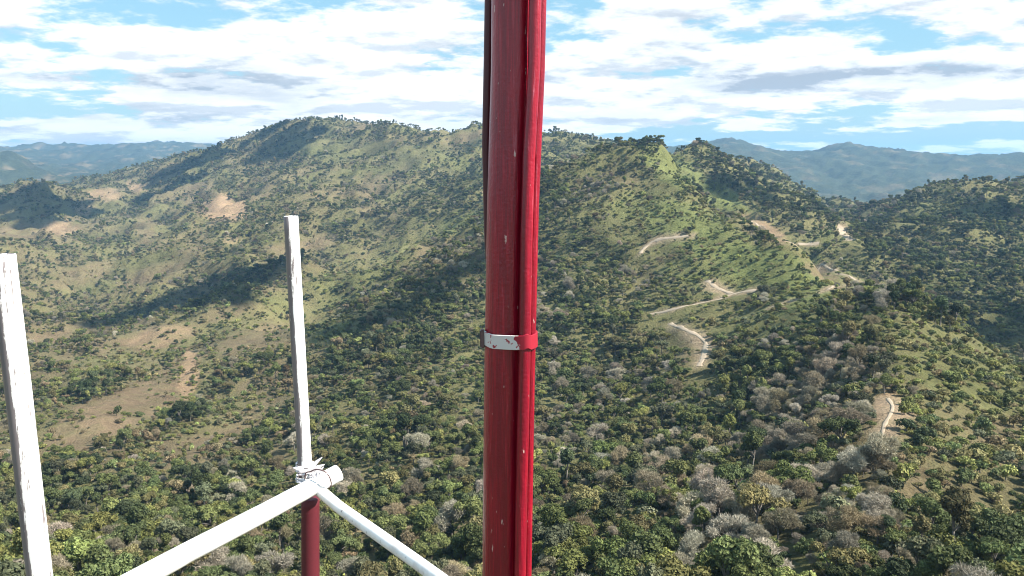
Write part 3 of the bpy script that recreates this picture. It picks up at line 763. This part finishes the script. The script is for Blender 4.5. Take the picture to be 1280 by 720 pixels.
# strap: a thin flat band bent round tube and pipes
def strap(name, cpx, cpy, hgt, mat, parent, grow=.0014, thick=.0016):
    c = at(cpx, cpy, 1.0); v, f = [], []
    pr = []
    for k in range(64):
        t = 2 * math.pi * k / 64
        d = Vector((math.cos(t), math.sin(t), 0))
        best = 0
        for (q, r_) in ((Vector((0, 0, 0)), .0232), (at(656, cpy, .974) - c, .0068), (at(664, cpy, .985) - c, .0050)):
            q2 = Vector((q.x, q.y, 0)); best = max(best, q2.dot(d) + r_)
        pr.append(best + grow)
    ring = []
    for k in range(64):                                   # support function -> hull outline
        t = 2 * math.pi * k / 64; dt = 2 * math.pi / 64
        h, hp = pr[k], (pr[(k + 1) % 64] - pr[k - 1]) / (2 * dt)
        ring.append(Vector((h * math.cos(t) - hp * math.sin(t), h * math.sin(t) + hp * math.cos(t), 0)))
    for off, zz in ((0, -1), (thick, -.94), (thick, .94), (0, 1)):
        for k in range(64):
            dr = ring[k].normalized()
            v.append(ring[k] + dr * (off - .0006) + Vector((0, 0, zz * hgt / 2 + .0012 * math.sin(k * .4))))
    for l in range(3):
        for k in range(64): f.append((l * 64 + k, l * 64 + (k + 1) % 64, (l + 1) * 64 + (k + 1) % 64, (l + 1) * 64 + k))
    sm = as_mesh(name, (v, f), mat, True); sm.set_sharp_from_angle(angle=R(30))
    o = link(name, sm, parent)
    o.location = c - base
    o.rotation_euler = (0, R(-1.2), 0)
    return o
st = strap('strap', 630.8, 421, .0165, MSTRAP, mast); st['label'] = 'chipped white painted band with red showing through'
# small buckle where the strap closes on the shaded side
bm = bmesh.new(); bmesh.ops.create_cube(bm, size=1, matrix=Matrix.Diagonal((.006, .012, .021, 1)))
bmesh.ops.bevel(bm, geom=bm.edges[:], offset=.0014, segments=2, affect='EDGES')
me = bpy.data.meshes.new('buckle'); bm.to_mesh(me); bm.free(); me.materials.append(MWIRE)
bk = link('buckle', me, st); bk.location = (-.0250, -.006, 0)

p0 = smooth_tube('white_post', pl([(363.5,270),(372,420),(381.5,588),(383.5,618)], 2.42), .0196, MW, open_top=True)
p0['label'] = 'slender white pipe post with peeling paint, tied to the rail end'; p0['category'] = 'post'; p0['group'] = 'white railing posts'
p1 = smooth_tube('white_post', [at(2.5, 318, 1.45), at(22, 480, 1.45), at(39.5, 634, 1.45), at(52, 740, 1.45), at(58, 800, 1.45)], .0205, MW2, open_top=True)
p1['label'] = 'thick white pipe post with flaking paint at the edge of the photo'; p1['category'] = 'post'; p1['group'] = 'white railing posts'
rail = smooth_tube('white_rail', [at(424, 590.5, 2.42), at(384, 612, 2.36), at(330, 641, 2.2), at(230, 693, 1.95), at(80, 775, 1.52)], .0245, MRAIL, open_top=False)
rail['label'] = 'stout white pipe rail ending just past the corner post'; rail['category'] = 'rail'
brace = smooth_tube('white_brace', [at(391, 606, 2.40), at(424, 634, 2.31), at(520, 702, 2.0), at(640, 790, 1.6)], .0165, MRAIL)
brace['label'] = 'thinner white brace sloping down from the tied joint towards the mast'; brace['category'] = 'brace'
rp = smooth_tube('red_stub', [at(388, 622, 2.46), at(388, 700, 2.46), at(389, 800, 2.46)], .026, m_plain('shade_darkened_red_paint', (.10, .008, .016), .6))  # red darkened in the colour itself for the shadow of the rail above
rp['label'] = 'dark red pipe stub under the tied white joint'; rp['category'] = 'pipe'

# the lashing: loops of white cord round post and rail, with loose ends and a rusty wire
rd = random.Random(5)
def cordmesh(name, path, rad, mat, parent=None, seg=10):
    return as_mesh(name, tube(path, rad if isinstance(rad, list) else [rad] * len(path), seg), mat, True)
lash = link('cord_lashing', None, label='knotted white cord lashing the post to the rail end', category='lashing')
lc = at(388, 597, 2.40); lash.location = lc
def loops(c, ax, r, nl, pitch, wob):
    ax = ax.normalized(); a = ax.orthogonal().normalized(); b = ax.cross(a); out = []
    for k in range(nl * 22):
        t = 2 * math.pi * k / 22
        out.append(c + ax * (pitch * k / 22 - pitch * nl / 2 + wob * mnoise.noise(Vector((t * .8, c.x * 9, 1)))) + (a * math.cos(t) + b * math.sin(t)) * (r + wob * mnoise.noise(Vector((t, 4, c.z * 5)))))
    return out
pax = at(383, 610, 2.42) - at(372, 420, 2.42); rax = at(424, 590.5, 2.42) - at(384, 612, 2.36)
pieces = [(loops(at(381, 584, 2.42), pax, .0225, 4, .0062, .003), .0033), (loops(at(383, 598, 2.40), pax, .027, 3, .007, .005), .0033),
          (loops(at(396, 604.5, 2.385), rax, .0275, 3, .0075, .004), .0033), (loops(at(391, 598, 2.392), (pax.normalized() + rax.normalized()), .032, 2, .008, .006), .003)]
for pth, rr in pieces:
    o = link('cord_loop', cordmesh('cord_loop', pth, rr, MCORD), lash); o.matrix_parent_inverse = Matrix.Translation(-lc)
def ribbon(pts, wds):
    v, f = [], []
    for (p, wv) in zip(pts, wds): v += [p + wv + Vector((0, -.0008, 0)), p - wv + Vector((0, -.0008, 0)), p - wv + Vector((0, .0008, 0)), p + wv + Vector((0, .0008, 0))]
    for k in range(len(pts) - 1):
        a = k * 4
        for s in range(4): f.append((a + s, a + (s + 1) % 4, a + 4 + (s + 1) % 4, a + 4 + s))
    f += [(0, 1, 2, 3), tuple(range(len(v) - 4, len(v)))]
    return v, f
for q in ([(388,586),(396,577),(403,571)], [(386,590),(398,583),(406,580)], [(380,586),(372,585),(367,584)], [(390,592),(400,588),(405,583)]):
    pts = [at(a, b, 2.385) + Vector((0, -.004, 0)) for a, b in q]
    dirn = (pts[-1] - pts[0]).normalized(); sd = Vector((-dirn.z, 0, dirn.x))
    o = link('cord_end', as_mesh('cord_end', ribbon(pts, [sd * .007, sd * .005, sd * .0012]), MCORD), lash); o.matrix_parent_inverse = Matrix.Translation(-lc)
wirep = [at(a, b, dd) for a, b, dd in [(381,604,2.375),(382,592,2.37),(388,589.5,2.365),(394,587,2.36),(401,587.5,2.35),(408,591,2.345),(412.5,598,2.35),(414,606,2.37),(411,611,2.40)]]
fw = []
for k in range(len(wirep) - 1):
    a, b, c, d = wirep[max(k - 1, 0)], wirep[k], wirep[k + 1], wirep[min(k + 2, len(wirep) - 1)]
    for t in (0, .25, .5, .75):
        fw.append(.5 * ((2 * b) + (c - a) * t + (2 * a - 5 * b + 4 * c - d) * t * t + (3 * b - a - 3 * c + d) * t ** 3))
fw.append(wirep[-1])
wo = link('tie_wire', cordmesh('tie_wire', fw, .0019, MWIRE), label='thin rusty wire looped over the rail beside the cord knot', category='wire')

# ------------------------------------------------------------------ sun, sky, clouds
SUN_AZ, SUN_EL = R(108), R(44)
sdir = Vector((math.sin(SUN_AZ) * math.cos(SUN_EL), math.cos(SUN_AZ) * math.cos(SUN_EL), math.sin(SUN_EL)))
sun = bpy.data.lights.new('sun', 'SUN'); sun.energy = 4.9; sun.angle = R(.53); sun.color = (1, .95, .86)
so = bpy.data.objects.new('sun', sun); so.rotation_euler = sdir.to_track_quat('Z', 'Y').to_euler(); COL.objects.link(so)

# cumulus passing over, above the haze; what they shade lies on the slopes below
SHADES = [([(140,400),(175,392),(210,384),(245,374),(280,362),(315,350),(335,345),(160,402),(225,388),(265,374),(300,362)], 22),
          ([(20,252),(45,245),(68,250),(50,262),(78,266),(28,270),(60,275),(40,240)], 21),
          ([(203,228),(218,216),(236,211),(252,204),(212,236),(228,225)], 17),
          ([(385,416),(410,412),(435,408),(462,396),(495,379),(525,364),(558,346),(590,330),(420,425),(470,408),(520,385),(560,362)], 19),
          ([(335,166),(362,164),(385,168),(350,178),(358,192),(345,188)], 15),
          ([(1235,262),(1265,262),(1250,274),(1215,266)], 18),
          ([(1235,412),(1262,402),(1285,395),(1275,420),(1250,392)], 19),
          ([(900,228),(920,240),(940,236),(960,248)], 14)]
CALT = 1150.0
cb = bmesh.new(); rd = random.Random(9)
for pts, rp in SHADES:
    for (a, b) in pts:
        g = ground_at(a, b); rad = rp * g.length / F
        for q in range(4):
            c = g + sdir * ((CALT - g.z + rd.uniform(-20, 60)) / sdir.z) + Vector((rd.uniform(-.5, .5) * rad, rd.uniform(-1.2, 1.2) * rad, 0))
            s = rad * rd.uniform(.55, 1.0)
            res = bmesh.ops.create_icosphere(cb, subdivisions=3, radius=1)
            for vtx in res['verts']:
                u = vtx.co.normalized()
                k = 1 + .25 * mnoise.noise(u * 2 + c * .01) + .12 * mnoise.noise(u * 5 + c * .01)
                vtx.co = c + Vector((u.x * s * 1.1, u.y * s * 1.7, max(u.z, -.35) * s * .6)) * k
cm_ = bpy.data.meshes.new('clouds'); cb.to_mesh(cm_); cb.free(); cm_.materials.append(MCLOUD)
for p in cm_.polygons: p.use_smooth = True
link('clouds', cm_, kind='stuff')

world = bpy.data.worlds.new('World'); scene.world = world; world.use_nodes = True
nt = world.node_tree; bg = nt.nodes['Background']
sky = N(nt, 'ShaderNodeTexSky', sky_type='NISHITA', sun_disc=False, sun_elevation=SUN_EL, sun_rotation=SUN_AZ)
SKY_STRENGTH = .07
tc = N(nt, 'ShaderNodeTexCoord').outputs['Generated']
sx = N(nt, 'ShaderNodeSeparateXYZ'); nt.links.new(tc, sx.inputs[0])
X, Y, Zd = sx.outputs
az = mathn(nt, 'MULTIPLY', mathn(nt, 'ARCTAN2', X, Y), 180 / math.pi); el = mathn(nt, 'MULTIPLY', mathn(nt, 'ARCSINE', Zd), 180 / math.pi)
def cvec(up, off=0.0):
    zc = mathn(nt, 'ADD', mathn(nt, 'MAXIMUM', Zd, 0.0), .15 + up)
    q = N(nt, 'ShaderNodeCombineXYZ')
    nt.links.new(mathn(nt, 'DIVIDE', X, zc), q.inputs[0]); nt.links.new(mathn(nt, 'DIVIDE', Y, zc), q.inputs[1]); q.inputs[2].default_value = 2.3 + off
    return q.outputs[0]
n1 = noisen(nt, cvec(0), 2.3, 10, .60); n1u = noisen(nt, cvec(.010), 2.3, 7, .57); n2 = noisen(nt, cvec(0, 9.0), 1.9, 8, .62)
# broken fields of cloud: (bearing, height, half width, half height, amount), degrees
def field(lst):
    tot = None
    for px, py, hw, hh, s in lst:
        x, y, z = ray(px, py); a0 = math.degrees(math.atan2(x, y)); e0 = math.degrees(math.atan2(z, math.hypot(x, y)))
        k = math.degrees(1 / F)
        d = mathn(nt, 'ADD', mathn(nt, 'POWER', mathn(nt, 'DIVIDE', mathn(nt, 'SUBTRACT', az, a0), hw * k), 2.0), mathn(nt, 'POWER', mathn(nt, 'DIVIDE', mathn(nt, 'SUBTRACT', el, e0), hh * k), 2.0))
        g = mathn(nt, 'MULTIPLY', mathn(nt, 'EXPONENT', mathn(nt, 'MULTIPLY', d, -1.0)), s)
        tot = g if tot is None else mathn(nt, 'ADD', tot, g)
    return tot
gaps = field([(20,142,75,14,-.22),(135,98,40,16,-.16),(60,112,30,8,-.05),(1100,138,45,7,-.16),(1180,168,200,14,-.2),(820,170,120,9,-.16),(200,88,60,7,-.1),(860,95,60,8,-.05),
              (90,105,30,14,.14),(150,165,150,14,.14),(450,120,220,40,.16),(800,130,140,25,.12),(1180,120,130,14,.12),(950,98,130,14,.14),(1130,95,130,10,.12),(1190,146,70,8,.16)])
dens = ramp(nt, mathn(nt, 'ADD', n1, gaps), (.40, .51))
greyf = field([(945,100,110,12,.9),(1120,95,120,10,.9),(240,105,90,16,.5),(330,120,80,14,.35),(120,150,110,8,.5),(200,178,160,7,.4),(20,95,40,8,.45),(560,150,60,8,.3),(1150,150,60,4,.4)])
shade = mathn(nt, 'MULTIPLY', mathn(nt, 'ADD', mathn(nt, 'MULTIPLY', ramp(nt, mathn(nt, 'SUBTRACT', n1u, n1), (-.03, .12)), .55), mathn(nt, 'MULTIPLY_ADD', greyf, mathn(nt, 'MULTIPLY_ADD', ramp(nt, n2, (.3, .65)), .75, .1), mathn(nt, 'MULTIPLY', ramp(nt, n2, (.46, .66)), .22))), 1.0, clamp=True)
K = 1 / SKY_STRENGTH
ccol = mixc(nt, shade, (.51 * K, .52 * K, .53 * K), (.20 * K, .235 * K, .28 * K))
skyc = mixc(nt, .6, sky.outputs[0], (.13 * K, .30 * K, .40 * K))
thin = mathn(nt, 'SUBTRACT', 1.0, ramp(nt, el, (14.0, 30.0)))          # the cloud field lies low, the sky overhead is clear
dens = mathn(nt, 'MULTIPLY', dens, mathn(nt, 'MULTIPLY_ADD', thin, .85, .15))
out = mixc(nt, mathn(nt, 'MULTIPLY', dens, .96), skyc, ccol)
nt.links.new(out, bg.inputs[0]); bg.inputs[1].default_value = SKY_STRENGTH

# ------------------------------------------------------------------ haze
zt, zb_ = max(float(Z.max()) + 25, 60), float(Z.min()) - 1.0
hb = bmesh.new(); bmesh.ops.create_cube(hb, size=1, matrix=Matrix.Translation((0, 0, (zt + zb_) / 2)) @ Matrix.Diagonal((28400, 28400, zt - zb_, 1)))
hm = bpy.data.meshes.new('haze'); hb.to_mesh(hm); hb.free()
mh = bpy.data.materials.new('haze_air'); mh.use_nodes = True; hn = mh.node_tree
hn.nodes.remove(hn.nodes['Principled BSDF'])
pv = hn.nodes.new('ShaderNodeVolumePrincipled'); pv.inputs['Color'].default_value = (.33, .63, 1.0, 1); pv.inputs['Density'].default_value = .000062; pv.inputs['Anisotropy'].default_value = .1
hn.links.new(pv.outputs[0], hn.nodes['Material Output'].inputs['Volume'])
hm.materials.append(mh)
link('haze', hm, kind='stuff')
print('haze', zt, zb_)

# ------------------------------------------------------------------ render settings
scene.view_settings.view_transform = 'Standard'; scene.view_settings.look = 'None'
scene.view_settings.exposure = 1.3; scene.view_settings.gamma = 1.0; scene.view_settings.use_curve_mapping = False
cy = scene.cycles
cy.max_bounces = 5; cy.diffuse_bounces = 1; cy.glossy_bounces = 2; cy.transmission_bounces = 2; cy.transparent_max_bounces = 4; cy.volume_bounces = 0
cy.use_denoising = True; cy.filter_width = 1.0
try: cy.denoiser = 'OPENIMAGEDENOISE'
except Exception: pass
